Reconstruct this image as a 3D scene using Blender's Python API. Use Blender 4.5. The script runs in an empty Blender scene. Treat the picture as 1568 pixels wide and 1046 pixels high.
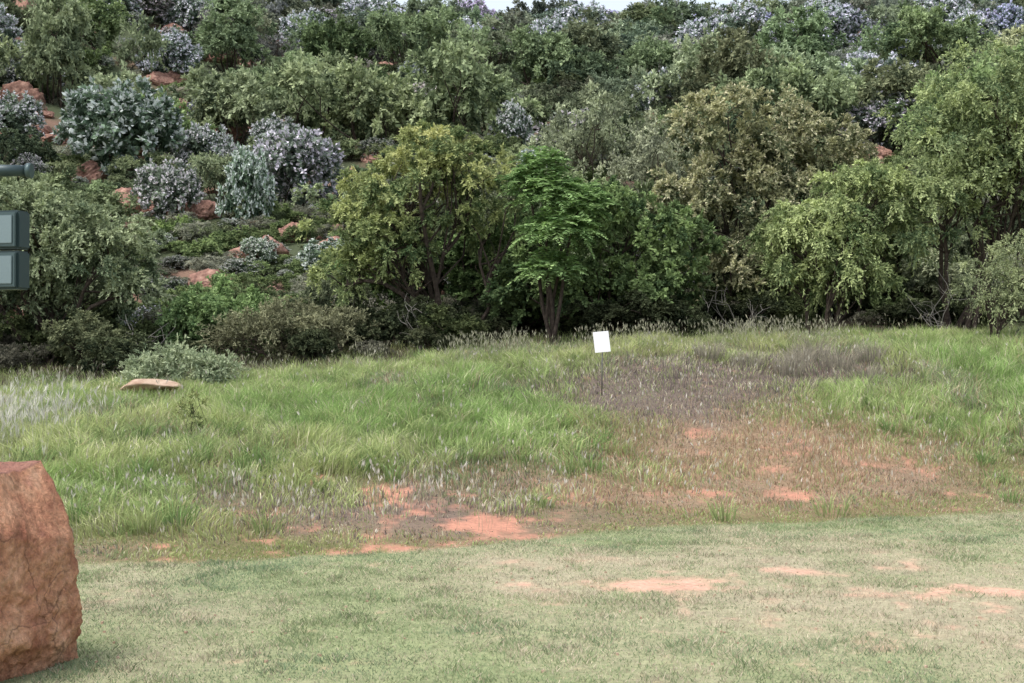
import bpy, math, time
import numpy as np
from mathutils import Vector
t0=time.time()
rng=np.random.default_rng(11)
scene=bpy.context.scene
COL=scene.collection

# ---------------------------------------------------------------- noise
def hsh(ix,iy,s):
    h=np.sin(ix*127.1+iy*311.7+s*74.7)*43758.5453
    return h-np.floor(h)
def vnoise(x,y,s=0):
    x=np.asarray(x,float);y=np.asarray(y,float)
    xi=np.floor(x);yi=np.floor(y);fx=x-xi;fy=y-yi
    fx=fx*fx*(3-2*fx);fy=fy*fy*(3-2*fy)
    a=hsh(xi,yi,s);b=hsh(xi+1,yi,s);c=hsh(xi,yi+1,s);d=hsh(xi+1,yi+1,s)
    return (a*(1-fx)+b*fx)*(1-fy)+(c*(1-fx)+d*fx)*fy
def fbm(x,y,o=4,s=0):
    r=0;a=.5;t=0
    for i in range(o):
        r=r+a*vnoise(np.asarray(x)*2**i+i*17.3,np.asarray(y)*2**i-i*9.1,s+i);t+=a;a*=.5
    return r/t
def sstep(a,b,x):
    t=np.clip((x-a)/(b-a),0,1);return t*t*(3-2*t)
def g(x,y,cx,cy,rx,ry):
    return np.exp(-(((x-cx)/rx)**2+((y-cy)/ry)**2))

# ---------------------------------------------------------------- terrain
def Bf(x): return np.interp(x,[-60,-3.4,-1,1.4,5.35,12,60],[10.4,10.9,11.6,13.4,14.7,15.4,16])
def Cf(x): return np.interp(x,[-60,-8,0,6,9,60],[20,21.5,23.5,25,25.3,26])
def Zf(x): return np.interp(x,[-60,-8,-4,0,3,8,60],[.8,.93,1.20,1.60,1.78,1.95,2.2])
def T(x,y):
    x=np.asarray(x,float);y=np.asarray(y,float)
    B=Bf(x);C=Cf(x);Z=Zf(x)
    t=np.clip((y-B)/(C-B),0,1)
    z=Z*(.6*t+.4*t*t*(3-2*t))
    z=z+t*(1-t)*4*.14*(fbm(x/2.2,y/2.2,3,3)-.5)
    s=np.maximum(y-C,0)
    yr=np.minimum(s,108)
    hill=.06*yr+.24*2.2*(np.log1p(np.exp(np.clip((yr-8)/2.2,-30,60)))-math.log1p(math.exp(-8/2.2)))
    hill=hill-.12*np.maximum(s-108,0)*sstep(108,130,s)
    hill=hill+9*sstep(8,45,-x)*np.clip(s/100,0,1)+1.0*sstep(12,45,x)*np.clip(s/100,0,1)
    hill=np.maximum(hill,0)
    z=z+hill+ (fbm(x/14,y/14,4,8)-.5)*3.2*sstep(8,50,s)+(fbm(x/3,y/3,3,5)-.5)*.7*sstep(5,15,s)
    z=z+.03*(fbm(x/1.5,y/1.5,3,9)-.5)
    return z
def Tz(x,y): return float(T(np.array([x]),np.array([y]))[0])

# ---------------------------------------------------------------- ground cover description
def cover(x,y):
    B=Bf(x)+.35*(fbm(x*1.3,y*1.3,3,21)-.5)
    lawn=1-sstep(-.15,.15,y-B)
    n1=fbm(x*1.1,y*.8,4,31);n2=fbm(x*3.5,y*2.4,4,33);n3=fbm(x*.5,y*.5,3,35);n4=fbm(x*11,y*7,3,37)
    p=1.05*g(x,y,1.15,9.95,.38,.45)+.75*g(x,y,3.3,9.75,.45,.22)+.5*g(x,y,2.1,10.6,.45,.22)\
      +.3*g(x,y,-.9,9.5,.45,.2)+.4*g(x,y,2.1,8.2,.25,.2)+.5*g(x,y,.95,8.1,.20,.14)+.30*g(x,y,1.7,9.9,2.0,1.3)+.12*g(x,y,2.6,8.2,1.3,.9)
    bareL=np.clip((p+(n2-.5)*1.5+(n1-.5)*.4+(n4-.5)*1.1)-.43,0,1)*1.4
    dryL=np.clip(1.0*g(x,y,1.9,9.8,2.6,1.8)+.24+(n1-.5)*1.8+(n4-.5)*.5,0,1)
    q=1.0*g(x,y,-.2,13.0,.30,.45)+.8*g(x,y,3.1,15.2,.32,.35)+.65*g(x,y,-1.2,14.0,.28,.6)+.6*g(x,y,4.6,16.7,.5,.35)\
      +.6*g(x,y,.7,14.3,.5,.3)+.55*g(x,y,-2.1,14.6,.4,.3)+.4*g(x,y,3.4,20.3,.5,.3)+.45*g(x,y,-2.3,11.2,.5,.22)+.45*g(x,y,-1,11.7,.7,.25)\
      +.5*g(x,y,.3,12.5,.5,.25)+.45*g(x,y,1.7,15.0,.9,.4)+.35*g(x,y,2.9,17,1.3,1.3)-.35*g(x,y,1.8,20.2,1.2,1.2)+.34*g(x,y,-1.3,13.0,1.9,1.2)
    edge=np.exp(-((y-B-.05)/.28)**2)*(x<3)*.32
    bareB=np.clip(q+edge+(n2-.5)*1.7+(n4-.5)*.9-.34,0,1)*1.5
    red=np.clip(1.4*g(x,y,3.3,17.0,1.9,2.2)+.8*g(x,y,1.2,14.6,1.4,.7)+.6*g(x,y,-.2,12.8,2.2,.8)+(n1-.5)*.9,0,1)
    pur=np.clip(1.6*g(x,y,1.9,20.0,1.3,1.6)+1.0*g(x,y,3.5,21.6,1.9,1.5)+.75*g(x,y,-1.2,13.3,1.9,1.1)+.5*g(x,y,5.2,22.6,1.2,.9)+(n1-.5)*.9+(n4-.5)*.4,0,1)
    lush=np.clip(1.1*g(x,y,-2.8,17.5,3.3,3.4)+.8*g(x,y,-.1,19.5,1.3,2.2)+1.2*g(x,y,7,21,2.2,3)+.5*g(x,y,-5,13,1.5,2)+(n3-.5)*.5-.5*pur,0,1)
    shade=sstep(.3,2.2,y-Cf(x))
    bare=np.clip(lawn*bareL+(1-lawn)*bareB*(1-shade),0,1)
    return lawn,bare,dryL,red*(1-lawn),pur*(1-lawn),lush*(1-lawn),shade,n1,n2,n3
def mixc(a,b,t): return a*(1-t[:,None])+b*t[:,None]
def c3(*c): return np.array(c,float)[None,:]

# ---------------------------------------------------------------- materials
def new_mat(name):
    m=bpy.data.materials.new(name);m.use_nodes=True
    nt=m.node_tree;nt.nodes.clear()
    out=nt.nodes.new('ShaderNodeOutputMaterial')
    return m,nt,out
def leaf_material(name,trans=.3,objcol=True,sat=1.0,val=1.0):
    m,nt,out=new_mat(name);N=nt.nodes;L=nt.links
    at=N.new('ShaderNodeAttribute');at.attribute_name='Col'
    src=at.outputs['Color']
    if objcol:
        oi=N.new('ShaderNodeObjectInfo')
        mx=N.new('ShaderNodeMix');mx.data_type='RGBA';mx.blend_type='MULTIPLY';mx.inputs[0].default_value=1
        L.new(src,mx.inputs[6]);L.new(oi.outputs['Color'],mx.inputs[7]);src=mx.outputs[2]
    hs=N.new('ShaderNodeHueSaturation');hs.inputs['Saturation'].default_value=sat;hs.inputs['Value'].default_value=val;L.new(src,hs.inputs['Color']);src=hs.outputs[0]
    df=N.new('ShaderNodeBsdfDiffuse');L.new(src,df.inputs['Color'])
    tr=N.new('ShaderNodeBsdfTranslucent');L.new(src,tr.inputs['Color'])
    ms=N.new('ShaderNodeMixShader');ms.inputs[0].default_value=trans
    L.new(df.outputs[0],ms.inputs[1]);L.new(tr.outputs[0],ms.inputs[2]);L.new(ms.outputs[0],out.inputs[0])
    return m
M_leaf=leaf_material('foliage',.24,True,.84,1.16)
M_grass=leaf_material('grass_blades',.28,False,.92,1.05)
def noise_mat(name,c1,c2,scale=8,rough=.9,bump=.3,c3_=None,crack=False,detail=8):
    m,nt,out=new_mat(name);N=nt.nodes;L=nt.links
    tc=N.new('ShaderNodeTexCoord')
    n=N.new('ShaderNodeTexNoise');n.inputs['Scale'].default_value=scale;n.inputs['Detail'].default_value=detail;n.inputs['Roughness'].default_value=.65
    L.new(tc.outputs['Object'],n.inputs['Vector'])
    r=N.new('ShaderNodeValToRGB');r.color_ramp.elements[0].position=.35;r.color_ramp.elements[1].position=.65
    r.color_ramp.elements[0].color=(*c1,1);r.color_ramp.elements[1].color=(*c2,1)
    if c3_:
        e=r.color_ramp.elements.new(.5);e.color=(*c3_,1)
    L.new(n.outputs[0],r.inputs[0])
    col=r.outputs[0];h=n.outputs[0]
    if crack:
        n2=N.new('ShaderNodeTexNoise');n2.inputs['Scale'].default_value=4.0;n2.inputs['Detail'].default_value=8
        L.new(tc.outputs['Object'],n2.inputs['Vector'])
        va=N.new('ShaderNodeMix');va.data_type='RGBA';va.inputs[0].default_value=.35
        L.new(tc.outputs['Object'],va.inputs[6]);L.new(n2.outputs['Color'],va.inputs[7])
        v=N.new('ShaderNodeTexVoronoi');v.feature='DISTANCE_TO_EDGE';v.inputs['Scale'].default_value=crack
        L.new(va.outputs[2],v.inputs['Vector'])
        mr=N.new('ShaderNodeMapRange');mr.inputs[1].default_value=0;mr.inputs[2].default_value=.02;mr.inputs[3].default_value=.35;mr.inputs[4].default_value=1
        L.new(v.outputs['Distance'],mr.inputs[0])
        n3=N.new('ShaderNodeTexNoise');n3.inputs['Scale'].default_value=2.2;L.new(tc.outputs['Object'],n3.inputs['Vector'])
        m3=N.new('ShaderNodeMapRange');m3.inputs[1].default_value=.42;m3.inputs[2].default_value=.56;m3.inputs[3].default_value=0;m3.inputs[4].default_value=.8
        L.new(n3.outputs[0],m3.inputs[0])
        mm=N.new('ShaderNodeMix');mm.data_type='RGBA';mm.blend_type='MULTIPLY'
        L.new(m3.outputs[0],mm.inputs[0])
        L.new(col,mm.inputs[6]);L.new(mr.outputs[0],mm.inputs[7]);col=mm.outputs[2]
        n4=N.new('ShaderNodeTexNoise');n4.inputs['Scale'].default_value=32;n4.inputs['Detail'].default_value=8;n4.inputs['Roughness'].default_value=.7;L.new(tc.outputs['Object'],n4.inputs['Vector'])
        m4=N.new('ShaderNodeMapRange');m4.inputs[1].default_value=.3;m4.inputs[2].default_value=.7;m4.inputs[3].default_value=.55;m4.inputs[4].default_value=1.3;L.new(n4.outputs[0],m4.inputs[0])
        mg=N.new('ShaderNodeMix');mg.data_type='RGBA';mg.blend_type='MULTIPLY';mg.inputs[0].default_value=1
        L.new(col,mg.inputs[6]);L.new(m4.outputs[0],mg.inputs[7]);col=mg.outputs[2]
        ge=N.new('ShaderNodeNewGeometry');sx_=N.new('ShaderNodeSeparateXYZ');L.new(ge.outputs['Normal'],sx_.inputs[0])
        ax=N.new('ShaderNodeMath');ax.operation='SUBTRACT';L.new(sx_.outputs[2],ax.inputs[0]);L.new(sx_.outputs[0],ax.inputs[1])
        ad0=N.new('ShaderNodeMath');ad0.operation='ADD';L.new(ax.outputs[0],ad0.inputs[0]);L.new(n2.outputs[0],ad0.inputs[1])
        m5=N.new('ShaderNodeMapRange');m5.inputs[1].default_value=.38;m5.inputs[2].default_value=.8;m5.inputs[4].default_value=.75;L.new(ad0.outputs[0],m5.inputs[0])
        mv=N.new('ShaderNodeMix');mv.data_type='RGBA';L.new(m5.outputs[0],mv.inputs[0]);L.new(col,mv.inputs[6]);mv.inputs[7].default_value=(.31,.15,.12,1);col=mv.outputs[2]
        v2=N.new('ShaderNodeTexVoronoi');v2.inputs['Scale'].default_value=5.5;L.new(va.outputs[2],v2.inputs['Vector'])
        ad=N.new('ShaderNodeMath');ad.operation='MULTIPLY_ADD';L.new(n4.outputs[0],ad.inputs[0]);ad.inputs[1].default_value=.8;L.new(n.outputs[0],ad.inputs[2])
        ad2=N.new('ShaderNodeMath');ad2.operation='MULTIPLY_ADD';L.new(v2.outputs['Distance'],ad2.inputs[0]);ad2.inputs[1].default_value=-1.1;L.new(ad.outputs[0],ad2.inputs[2]);h=ad2.outputs[0]
    bs=N.new('ShaderNodeBsdfPrincipled');bs.inputs['Roughness'].default_value=rough;bs.inputs['Specular IOR Level'].default_value=.25
    L.new(col,bs.inputs['Base Color'])
    b=N.new('ShaderNodeBump');b.inputs['Strength'].default_value=bump;b.inputs['Distance'].default_value=.03 if not crack else .05
    L.new(h,b.inputs['Height']);L.new(b.outputs[0],bs.inputs['Normal'])
    L.new(bs.outputs[0],out.inputs[0]);return m
M_bark=noise_mat('bark',(.03,.022,.018),(.09,.07,.055),14,.95,.5)
M_deadbark=noise_mat('dead_wood',(.16,.15,.13),(.33,.31,.28),14,.9,.3)
M_redrock=noise_mat('red_sandstone',(.13,.07,.06),(.44,.27,.21),3.5,.9,.9,(.29,.16,.12))
M_boulder=noise_mat('boulder_sandstone',(.44,.18,.11),(.82,.48,.31),4.5,.85,1.0,(.66,.33,.20),crack=2.6)
M_pale=noise_mat('pale_slab',(.30,.19,.13),(.5,.38,.28),6,.9,.5)

# ---------------------------------------------------------------- mesh helpers
def quad_mesh(name,V,F,C=None,mats=(),MI=None,smooth=False):
    me=bpy.data.meshes.new(name)
    V=np.ascontiguousarray(V,dtype=np.float32);F=np.ascontiguousarray(F,dtype=np.int32)
    me.vertices.add(len(V));me.vertices.foreach_set('co',V.ravel())
    me.loops.add(F.size);me.loops.foreach_set('vertex_index',F.ravel())
    me.polygons.add(len(F));me.polygons.foreach_set('loop_start',np.arange(len(F),dtype=np.int32)*4)
    try: me.polygons.foreach_set('loop_total',np.full(len(F),4,dtype=np.int32))
    except Exception: pass
    for m in mats: me.materials.append(m)
    if MI is not None: me.polygons.foreach_set('material_index',np.ascontiguousarray(MI,dtype=np.int32))
    me.polygons.foreach_set('use_smooth',np.full(len(F),smooth,dtype=bool))
    me.update(calc_edges=True)
    if C is not None:
        a=me.color_attributes.new(name='Col',type='FLOAT_COLOR',domain='POINT')
        C4=np.ones((len(V),4),dtype=np.float32);C4[:,:3]=C
        a.data.foreach_set('color',C4.ravel())
    return me
def add_obj(name,me,loc=(0,0,0),parent=None,scale=None,rotz=0,color=None):
    o=bpy.data.objects.new(name,me);COL.objects.link(o);o.location=loc
    if scale is not None:o.scale=scale
    o.rotation_euler[2]=rotz
    if color is not None:o.color=(*color,1)
    if parent:o.parent=parent
    return o
def empty(name,loc=(0,0,0)):
    o=bpy.data.objects.new(name,None);COL.objects.link(o);o.location=loc;o.empty_display_size=.2;return o
def norm(a): return a/np.maximum(np.linalg.norm(a,axis=-1,keepdims=True),1e-9)
def leaves(pos,d,L,W,rg,upb=.5,ref=None):
    n=len(pos);d=norm(d)
    r=rg.normal(size=(n,3))*(1 if ref is None else .6)
    if ref is None: r[:,2]+=upb*2
    else: r=r+ref*1.5
    s=norm(np.cross(d,r))
    L=np.broadcast_to(L,(n,))[:,None];W=np.broadcast_to(W,(n,))[:,None]
    V=np.stack([pos,pos+d*L*.5+s*W*.5,pos+d*L,pos+d*L*.5-s*W*.5],1).reshape(-1,3)
    F=np.arange(4*n).reshape(-1,4);return V,F
def tube(pts,rad,sides=5):
    pts=np.array(pts,float);n=len(pts)
    tg=norm(np.gradient(pts,axis=0));ref=np.array([.3,1,.1])
    a=norm(np.cross(tg,ref));b=np.cross(tg,a)
    th=np.arange(sides)/sides*2*math.pi
    V=(pts[:,None,:]+np.array(rad)[:,None,None]*(np.cos(th)[None,:,None]*a[:,None,:]+np.sin(th)[None,:,None]*b[:,None,:])).reshape(-1,3)
    F=[]
    for i in range(n-1):
        for j in range(sides):
            k=(j+1)%sides;F.append((i*sides+j,i*sides+k,(i+1)*sides+k,(i+1)*sides+j))
    return V,np.array(F)
class Acc:
    def __init__(s): s.V=[];s.F=[];s.C=[];s.M=[];s.n=0
    def add(s,V,F,C,m):
        s.V.append(V);s.F.append(F+s.n);s.C.append(np.broadcast_to(C,(len(V),3)));s.M.append(np.full(len(F),m));s.n+=len(V)
    def mesh(s,name,mats,smooth=False):
        return quad_mesh(name,np.concatenate(s.V),np.concatenate(s.F),np.concatenate(s.C),mats,np.concatenate(s.M),smooth)
def bend(p0,p1,rg,k=5,w=.12,sag=0):
    p0=np.array(p0,float);p1=np.array(p1,float);L=np.linalg.norm(p1-p0)
    t=np.linspace(0,1,k)[:,None]
    o=rg.normal(size=3)*w*L;o2=rg.normal(size=3)*w*.5*L
    return p0+(p1-p0)*t+np.sin(t*math.pi)*o+np.sin(t*2*math.pi)*o2+np.array([0,0,1])*sag*L*np.sin(t*math.pi)

def make_plant(name,lobes,clumps,twigs,lv,twigL,leafL,leafW,ca,cb,seed,droop=.15,trunk_r=.07,trunks=2,
               bark=M_bark,flower=None,flower_amt=0,clr=.25,inner=.25,up=.35,base_spread=.15,subs=60,leafjit=.6,topc=None):
    rg=np.random.default_rng(seed);A=Acc()
    lob=np.array(lobes,float)
    w=lob[:,3]*lob[:,5]*1.0;w/=w.sum()
    li=rg.choice(len(lob),clumps,p=w)
    d=norm(rg.normal(size=(clumps,3)));flip=(d[:,2]<-.25)&(rg.random(clumps)<.6);d[flip,2]*=-1
    isin=rg.random(clumps)<inner
    rr=np.where(isin,rg.uniform(.2,.7,clumps),rg.uniform(.75,1.10,clumps))
    cen=lob[li,:3]+d*lob[li,3:6]*rr[:,None]
    cen[:,2]=np.maximum(cen[:,2],.06)
    hubs=[]
    for k,l in enumerate(lob):
        tb=rg.normal(size=3)*base_spread;tb[2]=-.15
        if trunks==1: tb[:2]*=.2
        tgt=l[:3]+np.array([0,0,-.25*l[5]])
        p=bend(tb,tgt,rg,7,.09,.05)
        r=np.linspace(trunk_r,trunk_r*.35,7)*(.6+.5*rg.random())
        V,F=tube(p,r,6);A.add(V,F,c3(.1,.08,.06),1);hubs.append(p)
    sel=rg.choice(clumps,min(subs,clumps),replace=False)
    for i in sel:
        p=hubs[li[i]];st=p[rg.integers(2,7)]
        q=bend(st,lob[li[i],:3]+(cen[i]-lob[li[i],:3])*.85,rg,5,.12,.08);V,F=tube(q,np.linspace(trunk_r*.33,trunk_r*.08,5),4);A.add(V,F,c3(.1,.08,.06),1)
    out=norm(d*np.array([1,1,.8])+np.array([0,0,up]))
    cl=np.clip(rg.normal(.45,.36,clumps)+.25*d[:,2],0,1.1)  # upper clumps lighter: light from above put into the leaf colour
    csz=rg.uniform(.6,1.4,clumps)
    T_=clumps*twigs
    ci=np.repeat(np.arange(clumps),twigs)
    td=norm(out[ci]*.6+rg.normal(size=(T_,3))*.65)
    tl=twigL*csz[ci]*rg.uniform(.5,1.2,T_)
    n=T_*lv;ti=np.repeat(np.arange(T_),lv);cj=ci[ti]
    t=rg.random(n)**.8
    pos=cen[cj]+rg.normal(size=(T_,3))[ti]*twigL*.14+td[ti]*(t*tl[ti])[:,None]
    pos[:,2]-=droop*(t**2)*tl[ti]*2
    ld=td[ti]+rg.normal(size=(n,3))*leafjit;ld[:,2]-=droop*t*2
    ref=norm(pos-cen[cj])*.7+out[cj]*.6+np.array([0,0,.5])
    V,F=leaves(pos,ld,leafL*rg.uniform(.6,1.3,n),leafW*rg.uniform(.7,1.2,n),rg,ref=norm(ref))
    k=np.clip(cl[cj]+rg.normal(0,clr,n)*.7+(t-.5)*.45,-.15,1.15)  # darker toward twig bases: crown interior shade put into leaf colour
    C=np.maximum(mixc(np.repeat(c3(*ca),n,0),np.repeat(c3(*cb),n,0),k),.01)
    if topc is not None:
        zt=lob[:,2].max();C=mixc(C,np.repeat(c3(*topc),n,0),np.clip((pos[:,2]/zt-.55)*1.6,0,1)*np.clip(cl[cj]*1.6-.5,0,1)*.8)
    if flower is not None:
        fl=(rg.random(n)<flower_amt*(t>.5))&(~isin[cj])
        C[fl]=np.array(flower)*rg.uniform(.7,1.1,(fl.sum(),1))
    C=C*rg.uniform(.75,1.25,(n,1))
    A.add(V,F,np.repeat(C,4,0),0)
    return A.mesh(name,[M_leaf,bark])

# ---------------------------------------------------------------- ground sheet
def axis(segs):
    a=[]
    for lo,hi,st in segs: a.append(np.arange(lo,hi-1e-6,st))
    a.append([segs[-1][1]]);return np.concatenate(a)
X=axis([(-900,-200,50),(-200,-60,7),(-60,-12,1.2),(-12,-6.5,.25),(-6.5,7.5,.045),(7.5,12,.2),(12,60,1.2),(60,200,7),(200,900,50)])
Y=axis([(-600,-60,40),(-60,0,4),(0,5,.4),(5,16,.04),(16,26,.07),(26,40,.3),(40,160,1.2),(160,300,6),(300,1200,60)])
GX,GY=np.meshgrid(X,Y);gx=GX.ravel();gy=GY.ravel();gz=T(gx,gy)
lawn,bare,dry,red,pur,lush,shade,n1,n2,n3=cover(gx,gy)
soil=c3(.48,.235,.16);soilL=c3(.57,.335,.245)
C=mixc(np.repeat(c3(.15,.14,.06),len(gx),0),np.repeat(c3(.27,.19,.12),len(gx),0),np.clip(red+.3*pur,0,1))
C=mixc(C,np.repeat(c3(.13,.10,.09),len(gx),0),pur*.8)
C=mixc(C,np.repeat(c3(.25,.28,.14),len(gx),0),lawn)
C=mixc(C,C*(1-lawn[:,None])+c3(.38,.33,.23)*lawn[:,None],lawn*dry*.8)
C=mixc(C,C*0+soil*(1-lawn[:,None])+soilL*lawn[:,None],bare)
C=mixc(C,C*0+c3(.05,.038,.026),shade*(1-sstep(6,12,gy-Cf(gx))))  # dark litter, with the front trees' shade painted into the ground colour
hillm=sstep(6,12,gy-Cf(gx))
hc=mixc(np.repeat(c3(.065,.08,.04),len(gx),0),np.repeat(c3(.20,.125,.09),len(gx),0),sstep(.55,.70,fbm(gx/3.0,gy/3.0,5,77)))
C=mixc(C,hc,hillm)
C*=(.85+.3*fbm(gx*9,gy*9,2,5))[:,None]
nx,ny=len(X),len(Y)
ii=(np.arange(ny-1)[:,None]*nx+np.arange(nx-1)[None,:]).ravel()
F=np.stack([ii,ii+1,ii+1+nx,ii+nx],1)
m,nt,out=new_mat('ground_soil_and_turf');N=nt.nodes;L=nt.links
at=N.new('ShaderNodeAttribute');at.attribute_name='Col'
tc=N.new('ShaderNodeTexCoord')
nz=N.new('ShaderNodeTexNoise');nz.inputs['Scale'].default_value=22;nz.inputs['Detail'].default_value=7;nz.inputs['Roughness'].default_value=.7
L.new(tc.outputs['Object'],nz.inputs['Vector'])
mr=N.new('ShaderNodeMapRange');mr.inputs[1].default_value=.3;mr.inputs[2].default_value=.7;mr.inputs[3].default_value=.7;mr.inputs[4].default_value=1.25
L.new(nz.outputs[0],mr.inputs[0])
mx=N.new('ShaderNodeMix');mx.data_type='RGBA';mx.blend_type='MULTIPLY';mx.inputs[0].default_value=1
L.new(at.outputs['Color'],mx.inputs[6]);L.new(mr.outputs[0],mx.inputs[7])
bs=N.new('ShaderNodeBsdfPrincipled');bs.inputs['Roughness'].default_value=.95;bs.inputs['Specular IOR Level'].default_value=.2
L.new(mx.outputs[2],bs.inputs['Base Color'])
bp=N.new('ShaderNodeBump');bp.inputs['Strength'].default_value=.6;bp.inputs['Distance'].default_value=.02
L.new(nz.outputs[0],bp.inputs['Height']);L.new(bp.outputs[0],bs.inputs['Normal']);L.new(bs.outputs[0],out.inputs[0])
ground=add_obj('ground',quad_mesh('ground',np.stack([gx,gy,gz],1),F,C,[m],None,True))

# ---------------------------------------------------------------- grass
def wedge(n,y0,y1,k=.40,m=1.2):
    y=rng.uniform(y0,y1,int(n*2.2));x=rng.uniform(-(k*y1+m),(k*y1+m),len(y))
    ok=np.abs(x)<k*y+m
    return x[ok][:n],y[ok][:n]
def blades(x,y,h,w,lean,yaw,col,name,two=True,curve=.5):
    n=len(x);z=T(x,y)-.01
    fa=rng.random(n)*2*math.pi
    s=np.stack([np.cos(fa),np.sin(fa),np.zeros(n)],1)*w[:,None]*.5
    ld=np.stack([np.cos(yaw),np.sin(yaw),np.zeros(n)],1)
    p0=np.stack([x,y,z],1)
    up=np.array([0,0,1.])
    if two:
        p1=p0+up*(h*.58)[:,None]+ld*(h*lean*.3)[:,None]
        p2=p0+up*(h*(1-curve*lean*.5))[:,None]+ld*(h*lean)[:,None]
        V=np.stack([p0-s,p0+s,p1+s*.8,p1-s*.8,p2+s*.12,p2-s*.12],1).reshape(-1,3)
        b=np.arange(n)[:,None]*6
        F=np.concatenate([b+np.array([[0,1,2,3]]),b+np.array([[3,2,4,5]])])
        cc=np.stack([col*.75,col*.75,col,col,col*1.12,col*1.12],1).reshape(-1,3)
    else:
        p2=p0+up*(h)[:,None]+ld*(h*lean)[:,None]
        V=np.stack([p0-s,p0+s,p2+s*.3,p2-s*.3],1).reshape(-1,3)
        F=np.arange(4*n).reshape(-1,4);cc=np.repeat(col,4,0)
    return V,F,cc
# lawn turf
x,y=wedge(420000,5.2,15.6,.40,.6)
lawn,bare,dry,red,pur,lush,shade,n1,n2,n3=cover(x,y)
keep=(lawn>rng.random(len(x)))&(rng.random(len(x))>bare*.94)&(rng.random(len(x))<(1.05-.42*dry))
x=x[keep];y=y[keep];dry=dry[keep];bare=bare[keep];n1=n1[keep];n2=n2[keep]
n=len(x)
col=mixc(np.repeat(c3(.18,.25,.12),n,0),np.repeat(c3(.28,.325,.165),n,0),rng.random(n))
col=mixc(col,np.repeat(c3(.165,.245,.15),n,0),sstep(.48,.62,fbm(x*.9,y*1.4,3,91))*.5*(1-dry))
straw=rng.random(n)<np.clip(.14+.85*dry*n2*1.5,0,1)
col[straw]=np.array([.48,.41,.30])*rng.uniform(.7,1.2,(straw.sum(),1))
nn=np.clip(1.0+(fbm(x*.8,y*1.2,3,55)-.5)*.35+(fbm(x*4,y*4,2,56)-.5)*.5,.6,1.4);col*=nn[:,None]
V,F,cc=blades(x,y,rng.uniform(.012,.030,n)*(1-.4*bare)*(.9+.6*sstep(.5,.7,fbm(x*4,y*4,2,92))),rng.uniform(.005,.009,n),rng.uniform(.3,1.6,n),rng.random(n)*6.28,col,'',False)
add_obj('lawn_grass',quad_mesh('lawn_grass',V,F,cc,[M_grass]))
# bank grass
x,y=wedge(540000,10.3,28.5,.40,.8)
lawn,bare,dry,red,pur,lush,shade,n1,n2,n3=cover(x,y)
keep=(lawn<.5)&(rng.random(len(x))>bare*.9)&(rng.random(len(x))>.92*shade)&(rng.random(len(x))>.45*red)&(rng.random(len(x))>.6*pur)
x=x[keep];y=y[keep];bare,red,pur,lush,shade,n1,n2,n3=[a[keep] for a in (bare,red,pur,lush,shade,n1,n2,n3)]
n=len(x)
clump=fbm(x*2.2,y*2.2,3,61)
A_=np.repeat(c3(.31,.385,.135),n,0)
col=mixc(A_,np.repeat(c3(.25,.375,.11),n,0),lush)
col=mixc(col,np.repeat(c3(.43,.44,.19),n,0),sstep(.5,.7,n3)*.6)
col=mixc(col,np.repeat(c3(.17,.25,.13),n,0),sstep(.56,.70,n1)*.55)
mr_=rng.random(n)<red*.78
col[mr_]=np.array([.39,.265,.165])*rng.uniform(.7,1.25,(mr_.sum(),1))
mp=rng.random(n)<pur*.74
col[mp]=np.array([.22,.185,.165])*rng.uniform(.55,1.35,(mp.sum(),1))
st=rng.random(n)<.14
col[st]=np.array([.53,.48,.33])*rng.uniform(.7,1.2,(st.sum(),1))
col*=(rng.uniform(.75,1.25,n)*(.64+.72*clump)*(1-.3*shade))[:,None]  # blades behind the crest dimmed as painted tree shade
h=(.07+.13*lush+.07*clump+.09*sstep(14,24,y))*(.6+.8*rng.random(n))*(.45+1.2*(clump-.2))*(1-.4*red)*(1-.45*pur)*(1-.3*bare)
h*=.4+.6*sstep(0,1.6,y-Bf(x))
h*=1-.4*g(x,y,1.3,19.5,.8,.9)
yaw=fbm(x*1.7,y*1.7,2,71)*12+rng.normal(0,.9,n)
V,F,cc=blades(x,y,h,rng.uniform(.006,.013,n),rng.uniform(.1,.8,n),yaw,col,'')
add_obj('bank_grass',quad_mesh('bank_grass',V,F,cc,[M_grass]))
def tussock_field(name,xs,ys,R,H,per,col,wid=.011,lean=(.3,1.1)):
    k=len(xs);i=np.repeat(np.arange(k),per);n=len(i)
    a=rng.random(n)*6.28;r=np.sqrt(rng.random(n))*R[i]
    x=xs[i]+np.cos(a)*r;y=ys[i]+np.sin(a)*r
    c=col[i]*rng.uniform(.7,1.25,(n,1))
    V,F,cc=blades(x,y,H[i]*rng.uniform(.5,1.1,n),np.full(n,wid),rng.uniform(*lean,n),a+rng.normal(0,.5,n),c,'')
    return add_obj(name,quad_mesh(name,V,F,cc,[M_grass]))
x,y=wedge(3200,12,25,.40,.5)
lawn,bare,dry,red,pur,lush,shade,n1,n2,n3=cover(x,y)
kp=(lawn<.1)&(rng.random(len(x))<lush*.8+.08)&(bare<.3)&(pur<.35)&(red<.4)
x=x[kp];y=y[kp];k=len(x)
col=mixc(np.repeat(c3(.18,.29,.09),k,0),np.repeat(c3(.38,.44,.17),k,0),rng.random(k))
tussock_field('grass_tussocks',x,y,rng.uniform(.05,.16,k),rng.uniform(.12,.36,k),42,col)
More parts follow.
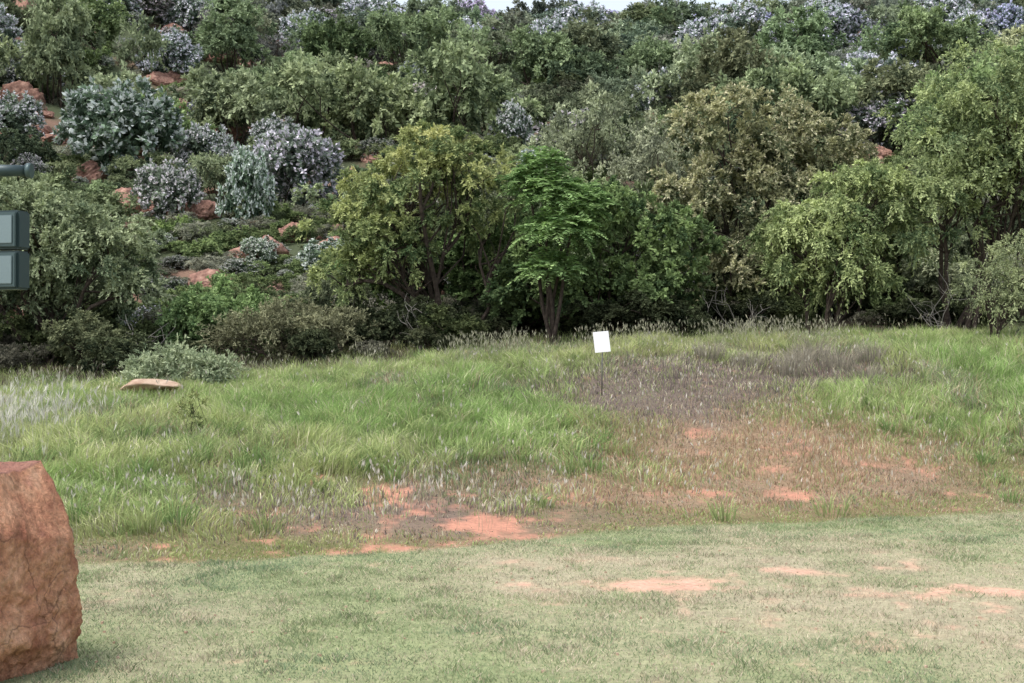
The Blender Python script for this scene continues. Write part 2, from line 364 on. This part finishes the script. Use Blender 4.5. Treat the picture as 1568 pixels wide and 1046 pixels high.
def seeded(name,x,y,h,hl,hw,scol,hcol,leanr=.35):
    n=len(x);z=T(x,y);yaw=rng.random(n)*6.28;ln=rng.random(n)*leanr
    V,F,cc=blades(x,y,h,np.full(n,.0035),ln,yaw,np.repeat(c3(*scol),n,0)*rng.uniform(.8,1.2,(n,1)),'')
    ld=np.stack([np.cos(yaw),np.sin(yaw),np.zeros(n)],1)
    tip=np.stack([x,y,z-.01],1)+np.array([0,0,1.])*(h*(1-.25*ln))[:,None]+ld*(h*ln)[:,None]
    dr=norm(ld*(ln*1.5)[:,None]+np.array([0,0,1.])+rng.normal(size=(n,3))*.15)
    hc=np.repeat(c3(*hcol),n,0)*rng.uniform(.7,1.2,(n,1))
    A=Acc();A.add(V,F,cc,0)
    for k in range(3):
        V2,F2=leaves(tip-dr*(hl*.3)[:,None]+rng.normal(size=(n,3))*.004,dr+rng.normal(size=(n,3))*.12,hl,hw,rng,0)
        A.add(V2,F2,np.repeat(hc,4,0),0)
    return add_obj(name,A.mesh(name,[M_grass]))
x,y=wedge(34000,11.5,24.5,.40,.5)
lawn,bare,dry,red,pur,lush,shade,n1,n2,n3=cover(x,y)
dens=.05+.95*g(x,y,-1.1,13.4,2.0,1.2)*n2*1.2+.15*pur+.25*red+.4*g(x,y,-4,13.6,1.6,1.4)
kp=(lawn<.05)&(rng.random(len(x))<dens*(n2>.45)*.45)
x=x[kp];y=y[kp];n=len(x)
seeded('seed_head_grass',x,y,rng.uniform(.14,.38,n),rng.uniform(.03,.09,n),rng.uniform(.006,.012,n),(.38,.37,.24),(.62,.58,.50))
x,y=wedge(18000,13,24.5,.40,.5)
kp=rng.random(len(x))<.8*g(x,y,3.3,17.2,2.0,2.4)
x=x[kp];y=y[kp];n=len(x)
seeded('red_seed_grass',x,y,rng.uniform(.12,.32,n),rng.uniform(.03,.06,n),rng.uniform(.004,.008,n),(.40,.29,.18),(.50,.37,.26))
n=9000
x=rng.uniform(-13,13,n);y=Cf(x)+rng.normal(0,.6,n)+.35
kp=rng.random(n)<(.1+.9*sstep(.45,.62,fbm(x*1.2,y*0+3,3,88)))*np.where(x>-1,1,.4)
x=x[kp];y=y[kp];n=len(x)
seeded('crest_tall_grass',x,y,rng.uniform(.10,.48,n),rng.uniform(.04,.11,n),rng.uniform(.005,.009,n),(.27,.30,.15),(.42,.41,.29),.35)
x=rng.normal(-6.3,.55,750);y=rng.normal(17.0,1.1,750);n=750
seeded('white_plume_grass',x,y,rng.uniform(.25,.55,n),rng.uniform(.08,.17,n),rng.uniform(.006,.012,n),(.42,.43,.32),(.62,.60,.52),.4)
tx=np.array([5.1,4.6,4.25,5.4,3.2,5.8,3.7,4.9]);ty=np.array([22.0,22.4,21.6,21.4,22.8,22.7,22.1,22.9]);k=len(tx)
tussock_field('dry_grass_tussock',tx,ty,np.full(k,.25),rng.uniform(.25,.45,k),220,np.repeat(c3(.33,.30,.23),k,0),.008,(.1,.6))

# ---------------------------------------------------------------- front row trees
def plant_at(name,x,y,me,**kw):
    return add_obj(name,me,(x,y,Tz(x,y)-.03),**kw)
def L6(l): return [(a,b,c,d,(d+e)*.5,e) for a,b,c,d,e in l]
me=make_plant('thorn_tree',L6([(-.8,0,2.9,1.3,1.1),(-1.9,.2,2.3,.9,.95),(.5,0,3.4,.95,.8),(.95,.2,2.5,.6,.7),(-.4,-.1,3.95,.8,.5),(-2,-.3,1.3,.75,.55),(-1.1,-.6,1.9,.8,.6)]),
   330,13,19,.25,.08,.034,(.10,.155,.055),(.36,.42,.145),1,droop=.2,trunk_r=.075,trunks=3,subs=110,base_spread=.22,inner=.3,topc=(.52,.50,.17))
plant_at('thorn_tree',-1.35,29,me)
me=make_plant('olive_tree',L6([(-.3,0,4.15,1.5,1.0),(-1.3,0,2.5,1.0,1.05),(1.4,0,3.7,1.2,1.0),(.4,-.4,2.3,1.3,1.0),(-.7,-.3,1.0,1.2,.8),(2.2,.3,3.0,.9,.9),(.3,.2,3.2,1.2,.9)]),
   430,14,17,.24,.085,.042,(.105,.135,.065),(.40,.40,.20),2,droop=.15,trunk_r=.08,trunks=3,subs=60,flower=(.60,.56,.34),flower_amt=.28,inner=.3)
plant_at('olive_tree',5.3,31,me)
me=make_plant('acacia_tree',L6([(-.2,0,1.9,.9,.75),(.6,.2,2.6,1.0,.75),(-1.0,0,1.9,.5,.6),(.1,-.3,1.25,.9,.45)]),
   240,14,19,.28,.075,.028,(.125,.185,.065),(.39,.46,.17),3,droop=.35,trunk_r=.055,trunks=2,subs=80)
plant_at('acacia_tree',6.25,27,me)
me=make_plant('acacia_tree_b',L6([(-.4,0,3.8,1.1,1.1),(.7,0,4.6,1.1,1.15),(-.7,-.2,2.5,1.0,.85),(.7,-.2,2.8,1.2,.95),(1.9,0,3.6,1.3,1.5),(2.4,0,2.0,1.1,.8),(.6,.3,3.6,1.2,1.0)]),
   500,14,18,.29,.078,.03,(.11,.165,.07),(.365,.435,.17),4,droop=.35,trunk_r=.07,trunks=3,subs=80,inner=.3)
plant_at('acacia_tree',8.75,27.3,me)
me=make_plant('acacia_small',L6([(0,0,1.0,.6,.6),(.8,0,1.3,.8,.75),(.3,-.2,.6,.6,.4)]),130,11,14,.25,.05,.017,(.14,.175,.085),(.33,.38,.17),5,droop=.4,trunk_r=.035,subs=60)
plant_at('acacia_shrub',8.4,24.7,me)
me=make_plant('feathery_tree',L6([(-.1,0,2.6,1.2,.95),(1.2,0,2.25,1.0,.85),(-.9,0,2.9,1,1),(1.6,-.1,1.5,.6,.5),(-.4,-.2,1.5,1.0,.6),(-1.8,0,2.2,1.1,1.0),(.2,.3,2.1,1.2,.8)]),
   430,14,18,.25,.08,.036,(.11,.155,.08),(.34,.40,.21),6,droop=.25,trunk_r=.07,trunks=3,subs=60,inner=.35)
plant_at('acacia_tree',-9.3,28,me)
def compound_tree(name,lobes,nfr,seed,fl=.55,ca=(.11,.21,.06),cb=(.33,.50,.16)):
    rg=np.random.default_rng(seed);A=Acc();lob=np.array(lobes)
    for l in lob:
        p=bend(rg.normal(size=3)*.05,l[:3],rg,7,.05,.03);V,F=tube(p,np.linspace(.045,.016,7),6);A.add(V,F,c3(.1,.08,.06),1)
    w=lob[:,3]/lob[:,3].sum();li=rg.choice(len(lob),nfr,p=w)
    d=norm(rg.normal(size=(nfr,3)));d[:,2]=np.abs(d[:,2])*.8-.15
    st=lob[li,:3]+d*lob[li,3:6]*rg.uniform(.2,.85,(nfr,1))
    k=26;t=np.tile(np.linspace(.12,1,k),nfr);fi=np.repeat(np.arange(nfr),k)
    dirr=norm(d+np.array([0,0,.2])+rg.normal(size=d.shape)*.3);ln=fl*rg.uniform(.6,1.15,nfr)
    pos=st[fi]+dirr[fi]*(t*ln[fi])[:,None];pos[:,2]-=.45*t**2*ln[fi]
    side=norm(np.cross(dirr,np.array([0,0,1.])))[fi]*np.where(np.arange(len(t))%2==0,1,-1)[:,None]
    ld=side+dirr[fi]*.5+rg.normal(size=side.shape)*.2;ld[:,2]-=.35
    V,F=leaves(pos,ld,.16*np.sin(np.clip(t,.1,1)*2.6+.4)*rg.uniform(.8,1.2,len(t)),.048,rg,1.6)
    kk=np.clip(np.repeat(rg.normal(.5,.3,nfr),k)+rg.normal(0,.12,len(t)),0,1)
    Cc=mixc(np.repeat(c3(*ca),len(t),0),np.repeat(c3(*cb),len(t),0),kk);A.add(V,F,np.repeat(Cc,4,0),0)
    return A.mesh(name,[M_leaf,M_bark])
me=compound_tree('syringa_tree',L6([(-.1,0,2.9,.6,.6),(-.5,0,3.15,.3,.3),(.5,0,2.7,.45,.45),(-.1,-.2,1.4,.4,.5),(.05,-.3,2.2,.6,.5),(-.25,0,3.5,.22,.25)]),760,7)
plant_at('syringa_tree',.85,27.4,me)
me=make_plant('dense_shrub',L6([(0,0,2.0,1.0,.9),(-.8,-.1,1.1,.9,.7),(.6,-.2,.9,1.0,.7),(-.4,0,2.6,.6,.5),(1.1,0,1.9,.7,.7),(-1.8,0,.9,.9,.8)]),
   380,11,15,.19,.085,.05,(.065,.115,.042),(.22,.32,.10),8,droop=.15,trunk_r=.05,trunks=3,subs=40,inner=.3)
plant_at('dense_shrub',2.3,28.7,me)
plant_at('dense_shrub',-.2,30.6,me,rotz=2.5,scale=(1,1,.8),color=(.8,.85,.8))
me=make_plant('green_shrub',L6([(0,0,.8,.9,.7),(-.7,0,.6,.6,.5),(.7,0,.7,.6,.5)]),220,9,13,.2,.08,.04,(.10,.18,.06),(.25,.37,.12),9,trunk_r=.03,subs=30)
plant_at('green_shrub',-5.9,28.6,me)
plant_at('green_shrub',-3.4,33,me,scale=(1,1,1.1),rotz=2,color=(1,1,.9))
me=make_plant('olive_shrub',L6([(0,0,.6,.9,.55),(-.9,0,.45,.7,.45),(.9,.1,.5,.7,.45)]),240,9,13,.22,.065,.022,(.11,.115,.06),(.28,.285,.15),10,trunk_r=.03,subs=50)
plant_at('olive_shrub',-4.3,27.2,me)
me=make_plant('grey_shrub',L6([(0,0,.28,.5,.25),(-.4,0,.2,.35,.2),(.45,0,.22,.35,.2)]),130,9,12,.14,.05,.016,(.18,.24,.13),(.38,.44,.25),12,trunk_r=.015,subs=20)
plant_at('grey_shrub',-5.3,22.2,me,scale=(1.2,1.2,1.3))
# ---------------------------------------------------------------- hillside plants (shared meshes)
def rl(seed,k,h,sp=.55,r=.5):
    q=np.random.default_rng(seed)
    return [(q.normal()*sp*.7,q.normal()*sp*.7,h*q.uniform(.4,.85),r*q.uniform(.7,1.2),r*q.uniform(.7,1.2),r*q.uniform(.6,1.0)) for _ in range(k)]
K={}
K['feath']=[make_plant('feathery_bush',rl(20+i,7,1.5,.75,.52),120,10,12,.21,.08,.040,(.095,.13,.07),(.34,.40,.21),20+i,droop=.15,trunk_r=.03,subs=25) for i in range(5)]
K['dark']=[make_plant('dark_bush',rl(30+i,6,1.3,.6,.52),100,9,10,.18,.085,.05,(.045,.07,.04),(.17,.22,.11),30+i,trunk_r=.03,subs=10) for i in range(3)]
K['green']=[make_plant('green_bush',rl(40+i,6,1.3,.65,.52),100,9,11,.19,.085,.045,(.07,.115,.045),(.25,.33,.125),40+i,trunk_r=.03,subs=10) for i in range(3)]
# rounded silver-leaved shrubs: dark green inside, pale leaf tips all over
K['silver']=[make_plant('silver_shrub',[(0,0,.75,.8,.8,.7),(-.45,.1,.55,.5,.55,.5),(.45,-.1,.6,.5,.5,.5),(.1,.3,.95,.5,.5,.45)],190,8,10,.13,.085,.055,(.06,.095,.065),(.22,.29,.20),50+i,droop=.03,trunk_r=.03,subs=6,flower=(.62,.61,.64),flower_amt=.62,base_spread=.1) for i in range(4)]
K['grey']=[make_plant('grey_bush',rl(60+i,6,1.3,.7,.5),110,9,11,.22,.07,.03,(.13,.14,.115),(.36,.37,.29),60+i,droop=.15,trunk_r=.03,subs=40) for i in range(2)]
hill=empty('hillside_bushes')
def inst(kind,x,y,w,h,col=(1,1,1),name=None,parent=hill):
    ms=K[kind];me=ms[rng.integers(len(ms))]
    return add_obj(name or kind+'_bush',me,(x,y,Tz(x,y)-.08*h),parent,(w/2.1,w/2.1,h/1.7),rng.random()*6.28,col)
placed=[]
def P(kind,x,y,w,h,col=(1,1,1),name=None):
    placed.append((x,y,w*.5));inst(kind,x,y,w,h,col,name or {'silver':'silver_shrub','feath':'acacia_tree','dark':'dark_bush','grey':'grey_bush','green':'green_bush'}[kind],None)
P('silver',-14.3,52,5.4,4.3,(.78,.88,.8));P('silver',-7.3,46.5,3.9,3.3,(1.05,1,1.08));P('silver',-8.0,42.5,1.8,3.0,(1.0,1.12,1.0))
P('silver',-10.6,43.5,2.5,2.3,(1.1,1.05,1.05));P('silver',-21.5,93,4,4.2,(1.2,1.2,1.25));P('silver',-12.4,122,6.5,4.6,(1.3,1.3,1.4));P('silver',-42,118,6,4.6,(1.3,1.3,1.4))  # far shrubs get paler, bluer tints as painted haze
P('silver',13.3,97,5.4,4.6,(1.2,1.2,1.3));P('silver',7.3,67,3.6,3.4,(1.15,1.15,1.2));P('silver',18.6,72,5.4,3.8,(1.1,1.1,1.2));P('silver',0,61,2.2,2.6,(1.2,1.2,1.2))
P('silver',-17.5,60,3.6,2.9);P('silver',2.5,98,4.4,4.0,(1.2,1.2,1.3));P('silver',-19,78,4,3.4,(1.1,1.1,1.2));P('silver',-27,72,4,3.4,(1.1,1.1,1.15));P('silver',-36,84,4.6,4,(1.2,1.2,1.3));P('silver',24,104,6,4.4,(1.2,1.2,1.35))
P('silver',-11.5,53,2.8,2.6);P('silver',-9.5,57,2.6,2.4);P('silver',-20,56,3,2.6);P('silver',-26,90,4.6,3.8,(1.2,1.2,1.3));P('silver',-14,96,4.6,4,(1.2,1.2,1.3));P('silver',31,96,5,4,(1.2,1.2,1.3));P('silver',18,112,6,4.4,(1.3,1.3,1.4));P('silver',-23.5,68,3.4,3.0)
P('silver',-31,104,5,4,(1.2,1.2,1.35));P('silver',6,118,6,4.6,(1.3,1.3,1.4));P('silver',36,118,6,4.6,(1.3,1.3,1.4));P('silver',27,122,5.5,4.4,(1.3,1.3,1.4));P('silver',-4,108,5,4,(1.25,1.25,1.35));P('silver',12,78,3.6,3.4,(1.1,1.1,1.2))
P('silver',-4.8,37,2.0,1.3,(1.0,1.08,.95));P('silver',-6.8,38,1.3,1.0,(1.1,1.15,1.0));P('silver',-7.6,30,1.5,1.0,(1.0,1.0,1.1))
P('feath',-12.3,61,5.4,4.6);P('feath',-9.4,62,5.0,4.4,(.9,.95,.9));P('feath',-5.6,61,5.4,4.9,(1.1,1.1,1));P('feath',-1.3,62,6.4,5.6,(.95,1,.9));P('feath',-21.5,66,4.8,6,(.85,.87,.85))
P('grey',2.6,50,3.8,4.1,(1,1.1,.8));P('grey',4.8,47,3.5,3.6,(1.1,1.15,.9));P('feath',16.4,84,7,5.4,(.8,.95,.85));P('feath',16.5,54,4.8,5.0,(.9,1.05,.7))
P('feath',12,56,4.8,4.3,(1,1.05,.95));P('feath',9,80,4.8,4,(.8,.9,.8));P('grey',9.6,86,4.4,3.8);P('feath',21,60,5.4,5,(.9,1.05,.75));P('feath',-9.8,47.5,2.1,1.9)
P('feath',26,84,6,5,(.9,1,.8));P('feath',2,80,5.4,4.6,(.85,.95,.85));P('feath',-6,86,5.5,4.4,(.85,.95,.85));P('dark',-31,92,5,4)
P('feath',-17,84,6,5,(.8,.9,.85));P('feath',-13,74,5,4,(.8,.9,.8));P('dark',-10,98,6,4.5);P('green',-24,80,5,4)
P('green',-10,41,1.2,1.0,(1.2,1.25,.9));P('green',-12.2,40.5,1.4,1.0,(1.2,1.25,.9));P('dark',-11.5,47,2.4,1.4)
outc=[(-6.5,42,(.6,.45,.5)),(-7.4,40,(.35,.3,.3)),(-1.1,38,(.45,.4,.8)),(-.7,36.5,(.5,.4,.6)),(-2.0,35,(.4,.3,.45)),(-8.2,33.5,(.28,.25,.28)),(-11.8,46,(.5,.4,.5)),(-4.2,34,(.35,.3,.3)),
      (-9.0,36,(.3,.25,.25)),(-7.6,36,(.25,.25,.2)),(-5.7,34,(.3,.25,.22)),(-36,97,(2.6,1.6,3.0)),(-33,95,(1.8,1.2,1.6)),(-30,86,(1.6,1.0,1.8)),(31,122,(1.8,1.0,1.0)),(-26.5,74,(1.5,1.0,1.8)),
      (-22.5,64,(1.0,.8,1.2)),(-17,72,(.6,.5,.6)),(-20.5,58,(.7,.5,.8)),(-16.5,47,(.6,.5,.7)),(-9.8,45,(.35,.3,.4))]
cs=2.75;cnt=0
yy=31.0
kinds=['feath','dark','green','silver','grey']
while yy<160:
    half=.42*yy+7
    xx=-half
    step=cs*(.74+.005*yy)
    while xx<half:
        px=xx+rng.uniform(-.45,.45)*step;py=yy+rng.uniform(-.45,.45)*step
        xx+=step
        if py-Cf(px)<6: continue
        if any((px-a)**2+(py-b)**2<(r+.7)**2 for a,b,r in placed): continue
        clear=float(g(px,py,-8.0,38,2.6,3.5))
        if rng.random()<.6*clear: continue
        near=any(0<b-py<12 and abs(px-a*py/b)<r+.3 for a,b,r in placed)
        nearr=any(-1<b-py<7 and abs(px-a)<s[0]+.5 for a,b,s in outc)
        pr=[.26,.20,.18,.24,.12]
        if px>0: pr=[.32,.22,.18,.17,.11]
        kd=kinds[rng.choice(5,p=pr)]
        w=rng.uniform(2.6,5.6)*(.7+.3*sstep(35,60,py))*(1 if clear<.3 else .5)
        if kd=='silver': w*=.85
        if near: w=min(w*.55,2.2)
        if nearr: w=min(w*.5,1.5)
        h=w*rng.uniform(.62,.95)
        b=rng.uniform(.55,1.22)
        hz=float(sstep(50,140,py))  # haze painted into the bush tints, paler and bluer with distance
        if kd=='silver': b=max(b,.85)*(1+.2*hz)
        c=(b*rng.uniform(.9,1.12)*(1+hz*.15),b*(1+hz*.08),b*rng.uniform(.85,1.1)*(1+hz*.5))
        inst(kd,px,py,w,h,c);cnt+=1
    yy+=step
for _ in range(900):
    py=31+ (rng.random()**1.3)*80;px=rng.uniform(-.42,.34)*py
    w=rng.uniform(.8,2.1)*(.6+.4*sstep(35,60,py));b=rng.uniform(.6,1.2)
    if any(-1<b_-py<5 and abs(px-a)<s[0]+.4 for a,b_,s in outc): w*=.5
    inst(['green','grey','feath','silver','dark'][rng.choice(5,p=[.32,.14,.2,.16,.18])],px,py,w,w*rng.uniform(.4,.7),(b,b,b*.9))
for _ in range(170):
    px=rng.normal(-8,3.0);py=rng.uniform(31,45)
    w=rng.uniform(.5,1.4);b=rng.uniform(.7,1.25)
    inst(['green','grey','silver'][rng.choice(3,p=[.6,.2,.2])],px,py,w,w*rng.uniform(.4,.7),(b,b,b*.9))
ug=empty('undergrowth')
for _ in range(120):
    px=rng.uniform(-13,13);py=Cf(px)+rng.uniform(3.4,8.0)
    w=rng.uniform(.6,1.7);b=rng.uniform(.3,.65)  # low tint b paints the shade of the hollows under the trees
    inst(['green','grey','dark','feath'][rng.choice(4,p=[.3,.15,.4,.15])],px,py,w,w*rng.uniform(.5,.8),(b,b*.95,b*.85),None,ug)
for px in np.arange(-15,16,1.6):
    py=Cf(px)+rng.uniform(8,10);w=rng.uniform(2.4,3.4);b=rng.uniform(.4,.65)
    if -11<px<-3.5: w*=.45
    inst(['dark','green','feath'][rng.integers(3)],px,py,w,w*rng.uniform(.9,1.1),(b,b,b),None,hill)

# ---------------------------------------------------------------- dead branches
def dead(name,x,y,h,seed,n=9):
    rg=np.random.default_rng(seed);A=Acc()
    for k in range(n):
        d=rg.normal(size=3);d[2]=abs(d[2])+1.0;d=d/np.linalg.norm(d)
        p=bend((0,0,0),d*h*rg.uniform(.5,1),rg,7,.12);V,F=tube(p,np.linspace(.013,.003,7),5);A.add(V,F,c3(.4,.4,.4),0)
        for j in range(4):
            s=p[rg.integers(2,6)];e=s+norm(rg.normal(size=3)+d*.8)*h*.3
            V,F=tube(bend(s,e,rg,5,.1),np.linspace(.006,.002,5),4);A.add(V,F,c3(.4,.4,.4),0)
    plant_at(name,x,y,A.mesh(name,[M_deadbark]))
dead('dead_branches',-1.8,27.4,1.2,3,7);dead('dead_branches',8.2,26.8,1.4,5,5);dead('dead_branches',4.6,28.5,1.2,8,5);dead('dead_branches',-7.2,27.5,1.1,12,6)

# ---------------------------------------------------------------- rocks
def rock_mesh(name,seed,planes,size,mat,sub=5,rough=.04,extra=None,cap=1.15):
    import bmesh
    rg=np.random.default_rng(seed);bm=bmesh.new();bmesh.ops.create_icosphere(bm,subdivisions=sub,radius=1)
    me=bpy.data.meshes.new(name);bm.to_mesh(me);bm.free()
    n=len(me.vertices);co=np.zeros(n*3);me.vertices.foreach_get('co',co);D=norm(co.reshape(-1,3))
    pn=norm(rg.normal(size=(planes,3)));pd=rg.uniform(.62,1.0,planes)
    if extra is not None:
        ex=np.array(extra,float);pn=norm(ex[:,:3]);pd=ex[:,3]
    dt=D@pn.T;r=np.where(dt>.02,pd[None,:]/np.maximum(dt,.02),9).min(1);r=np.minimum(r,cap)
    nz=fbm(D[:,0]*2.5+D[:,2]*3.1+5,D[:,1]*2.7-D[:,2]*1.3,5,seed)-.5
    nz2=fbm(D[:,0]*9+D[:,2]*7.1+5,D[:,1]*9-D[:,2]*5.3,5,seed+2)-.5
    r=r*(1+nz*rough*3+nz2*rough*2.2)
    co=(D*r[:,None])*np.array(size);me.vertices.foreach_set('co',co.ravel())
    me.polygons.foreach_set('use_smooth',np.ones(len(me.polygons),bool));me.materials.append(mat);me.update();return me
me=rock_mesh('boulder',5,0,(.66,.62,.60),M_boulder,7,.04,extra=[(-.08,-.1,1,.93),(1,-.35,.10,.84),(.85,-.25,.45,.93),(-1,0,0,.95),(-.1,-1,.10,.82),(.1,0,-1,.9),(.9,-.3,-.35,.95),(.45,-.9,.15,.86),(0,1,0,.9),(.5,.9,.1,.95),(-.5,-.8,.4,.85)],cap=1.4)
o=add_obj('boulder',me,(-2.985,7.15,.42))
RM=[rock_mesh('rock_%d'%i,100+i,9,(1,.8,.6),M_redrock,5,.12) for i in range(5)]
def rock(x,y,s,name='red_rock',parent=None,dz=.0,rz=None):
    return add_obj(name,RM[rng.integers(5)],(x,y,Tz(x,y)+dz*s[2]),parent,s,rng.random()*6.28 if rz is None else rz)
for x,y,s in outc: rock(x,y,s,dz=.18)
rk=empty('hillside_rocks')
for _ in range(240):
    py=rng.uniform(33,120);px=rng.uniform(-.41,.41)*py
    if px>0 and rng.random()<.7: continue
    s=rng.uniform(.25,.8)*(1+py*.004);rock(px,py,(s,s*.8,s*.9),'rock',rk,.15)
for x,y,s in outc:
    for j in range(3):
        q=rng.uniform(.2,.5)*s[0];rock(x+rng.normal()*s[0]*1.6,y+rng.normal()*s[1]*1.4,(q,q*.8,q*.8),'rock',rk,.15)
sl=rock_mesh('pale_slab',200,8,(.44,.26,.09),M_pale,4,.03);add_obj('stone_slab',sl,(-5.35,20.6,Tz(-5.35,20.6)+.20),None,None,.1)
A=Acc()
x,y=wedge(300,6.2,14,.38,.2);n=len(x);z=T(x,y)
for i in range(n):
    s=rng.uniform(.006,.016);ang=rng.random(4)*1.2+np.arange(4)*1.57
    top=np.stack([x[i]+np.cos(ang)*s*.7,y[i]+np.sin(ang)*s*.7,np.full(4,z[i]+s*.8)],1);bot=np.stack([x[i]+np.cos(ang)*s,y[i]+np.sin(ang)*s,np.full(4,z[i]-.004)],1)
    A.add(np.concatenate([top,bot]),np.array([[0,1,2,3],[0,4,5,1],[1,5,6,2],[2,6,7,3],[3,7,4,0]]),c3(.3,.3,.3),0)
add_obj('pebbles',A.mesh('pebbles',[M_pale]))
me=make_plant('weed',[(0,0,.45,.12,.12,.2),(.03,0,.7,.08,.08,.12),(-.05,0,.25,.12,.12,.12)],26,4,6,.08,.05,.014,(.10,.15,.045),(.25,.28,.09),70,trunk_r=.008,subs=20,trunks=1)
plant_at('weed',-3.75,16.6,me)

# ---------------------------------------------------------------- simple solids
def flat_mat(name,c,rough=.5,metal=0):
    m,nt,out=new_mat(name);N=nt.nodes;L=nt.links
    bs=N.new('ShaderNodeBsdfPrincipled');bs.inputs['Roughness'].default_value=rough;bs.inputs['Metallic'].default_value=metal
    nz=N.new('ShaderNodeTexNoise');nz.inputs['Scale'].default_value=12;nz.inputs['Detail'].default_value=6
    mr=N.new('ShaderNodeMapRange');mr.inputs[3].default_value=.9;mr.inputs[4].default_value=1.08;L.new(nz.outputs[0],mr.inputs[0])
    mx=N.new('ShaderNodeMix');mx.data_type='RGBA';mx.blend_type='MULTIPLY';mx.inputs[0].default_value=1;mx.inputs[6].default_value=(*c,1)
    L.new(mr.outputs[0],mx.inputs[7]);L.new(mx.outputs[2],bs.inputs['Base Color']);L.new(bs.outputs[0],out.inputs[0]);return m
M_white=flat_mat('white_board',(.85,.85,.86),.5);M_steel=flat_mat('weathered_steel',(.20,.19,.18),.5,.6)
M_house=flat_mat('dark_green_metal',(.03,.055,.06),.45,.2);M_glass=flat_mat('lamp_glass',(.17,.23,.25),.15,.1);M_rim=flat_mat('lamp_rim',(.06,.095,.10),.4,.3)
def box(name,parent,loc,dim,mat,rot=(0,0,0),bev=.004):
    import bmesh
    bm=bmesh.new();bmesh.ops.create_cube(bm,size=1);bmesh.ops.scale(bm,vec=dim,verts=bm.verts)
    if bev:bmesh.ops.bevel(bm,geom=bm.edges[:],offset=min(bev,min(dim)*.4),segments=2,affect='EDGES')
    me=bpy.data.meshes.new(name);bm.to_mesh(me);bm.free();me.materials.append(mat)
    o=add_obj(name,me,loc,parent);o.rotation_euler=rot;return o
def cyl(name,parent,loc,r1,r2,h,mat,rot=(0,0,0),seg=24):
    import bmesh
    bm=bmesh.new();bmesh.ops.create_cone(bm,cap_ends=True,segments=seg,radius1=r1,radius2=r2,depth=h)
    me=bpy.data.meshes.new(name);bm.to_mesh(me);bm.free();me.materials.append(mat)
    for p in me.polygons:p.use_smooth=len(p.vertices)==4
    o=add_obj(name,me,loc,parent);o.rotation_euler=rot;return o
sx,sy=1.28,20.0;sz=Tz(sx,sy)
sign=empty('white_sign',(sx,sy,sz))
cyl('stake',sign,(0,0,.36),.009,.009,.9,M_steel,(0,math.radians(1.0),0),10)
box('board',sign,(-.005,-.018,.76),(.225,.008,.30),M_white,(math.radians(-10),math.radians(-5),math.radians(6)),.002)
box('clip',sign,(0,-.006,.78),(.04,.014,.03),M_steel,(0,0,0),.002)
fx,fy=-3.24,8.6;fz=Tz(fx,fy)
fl=empty('floodlight',(fx,fy,fz))
cyl('post',fl,(-.05,.05,1.4),.04,.04,2.9,M_house)
cyl('base_plate',fl,(-.05,.05,.012),.11,.11,.024,M_steel)
for i,zz in enumerate((2.38,2.135)):
    hx=.15
    box('housing_%d'%i,fl,(hx,-.01,zz),(.25,.13,.235),M_house,(0,0,math.radians(-14)),.012)
    box('rim_%d'%i,fl,(hx-.02,-.082,zz),(.23,.012,.21),M_rim,(0,0,math.radians(-14)),.004)
    box('glass_%d'%i,fl,(hx-.022,-.092,zz),(.19,.008,.17),M_glass,(0,0,math.radians(-14)),.003)
cyl('spot_body',fl,(.13,-.02,2.745),.04,.034,.30,M_house,(0,math.radians(90),0))
cyl('spot_cap',fl,(.292,-.02,2.745),.046,.046,.03,M_rim,(0,math.radians(90),0))
box('arm',fl,(-.01,.02,2.745),(.10,.03,.03),M_steel)

# ---------------------------------------------------------------- world and sun
w=bpy.data.worlds.new('World');scene.world=w;w.use_nodes=True
nt=w.node_tree;bg=nt.nodes['Background'];sk=nt.nodes.new('ShaderNodeTexSky');sk.sky_type='NISHITA';sk.sun_disc=False
EL,AZ=math.radians(64),math.radians(240)
sk.sun_elevation=EL;sk.sun_rotation=AZ;sk.dust_density=4;sk.air_density=1.2
hs=nt.nodes.new('ShaderNodeHueSaturation');hs.inputs['Saturation'].default_value=.48;hs.inputs['Value'].default_value=2.1
nt.links.new(sk.outputs[0],hs.inputs['Color']);nt.links.new(hs.outputs[0],bg.inputs['Color']);bg.inputs['Strength'].default_value=.14
sd=bpy.data.lights.new('sun','SUN');sd.energy=1.4;sd.angle=math.radians(14);sd.color=(1,.98,.95)
so=bpy.data.objects.new('sun',sd);COL.objects.link(so)
dv=Vector((math.sin(AZ)*math.cos(EL),math.cos(AZ)*math.cos(EL),math.sin(EL)))
so.rotation_euler=dv.to_track_quat('Z','Y').to_euler();so.location=(0,0,30)
# ---------------------------------------------------------------- camera
cd=bpy.data.cameras.new('camera');cd.sensor_width=36;cd.lens=36*2154/1568;cd.clip_end=3000;cd.clip_start=.1
co=bpy.data.objects.new('camera',cd);COL.objects.link(co);co.location=(0,0,1.6)
co.rotation_euler=(math.radians(90+.72),0,0);scene.camera=co
scene.view_settings.view_transform='Standard';scene.view_settings.look='None';scene.view_settings.exposure=0
print('bushes',cnt,'build time',time.time()-t0)
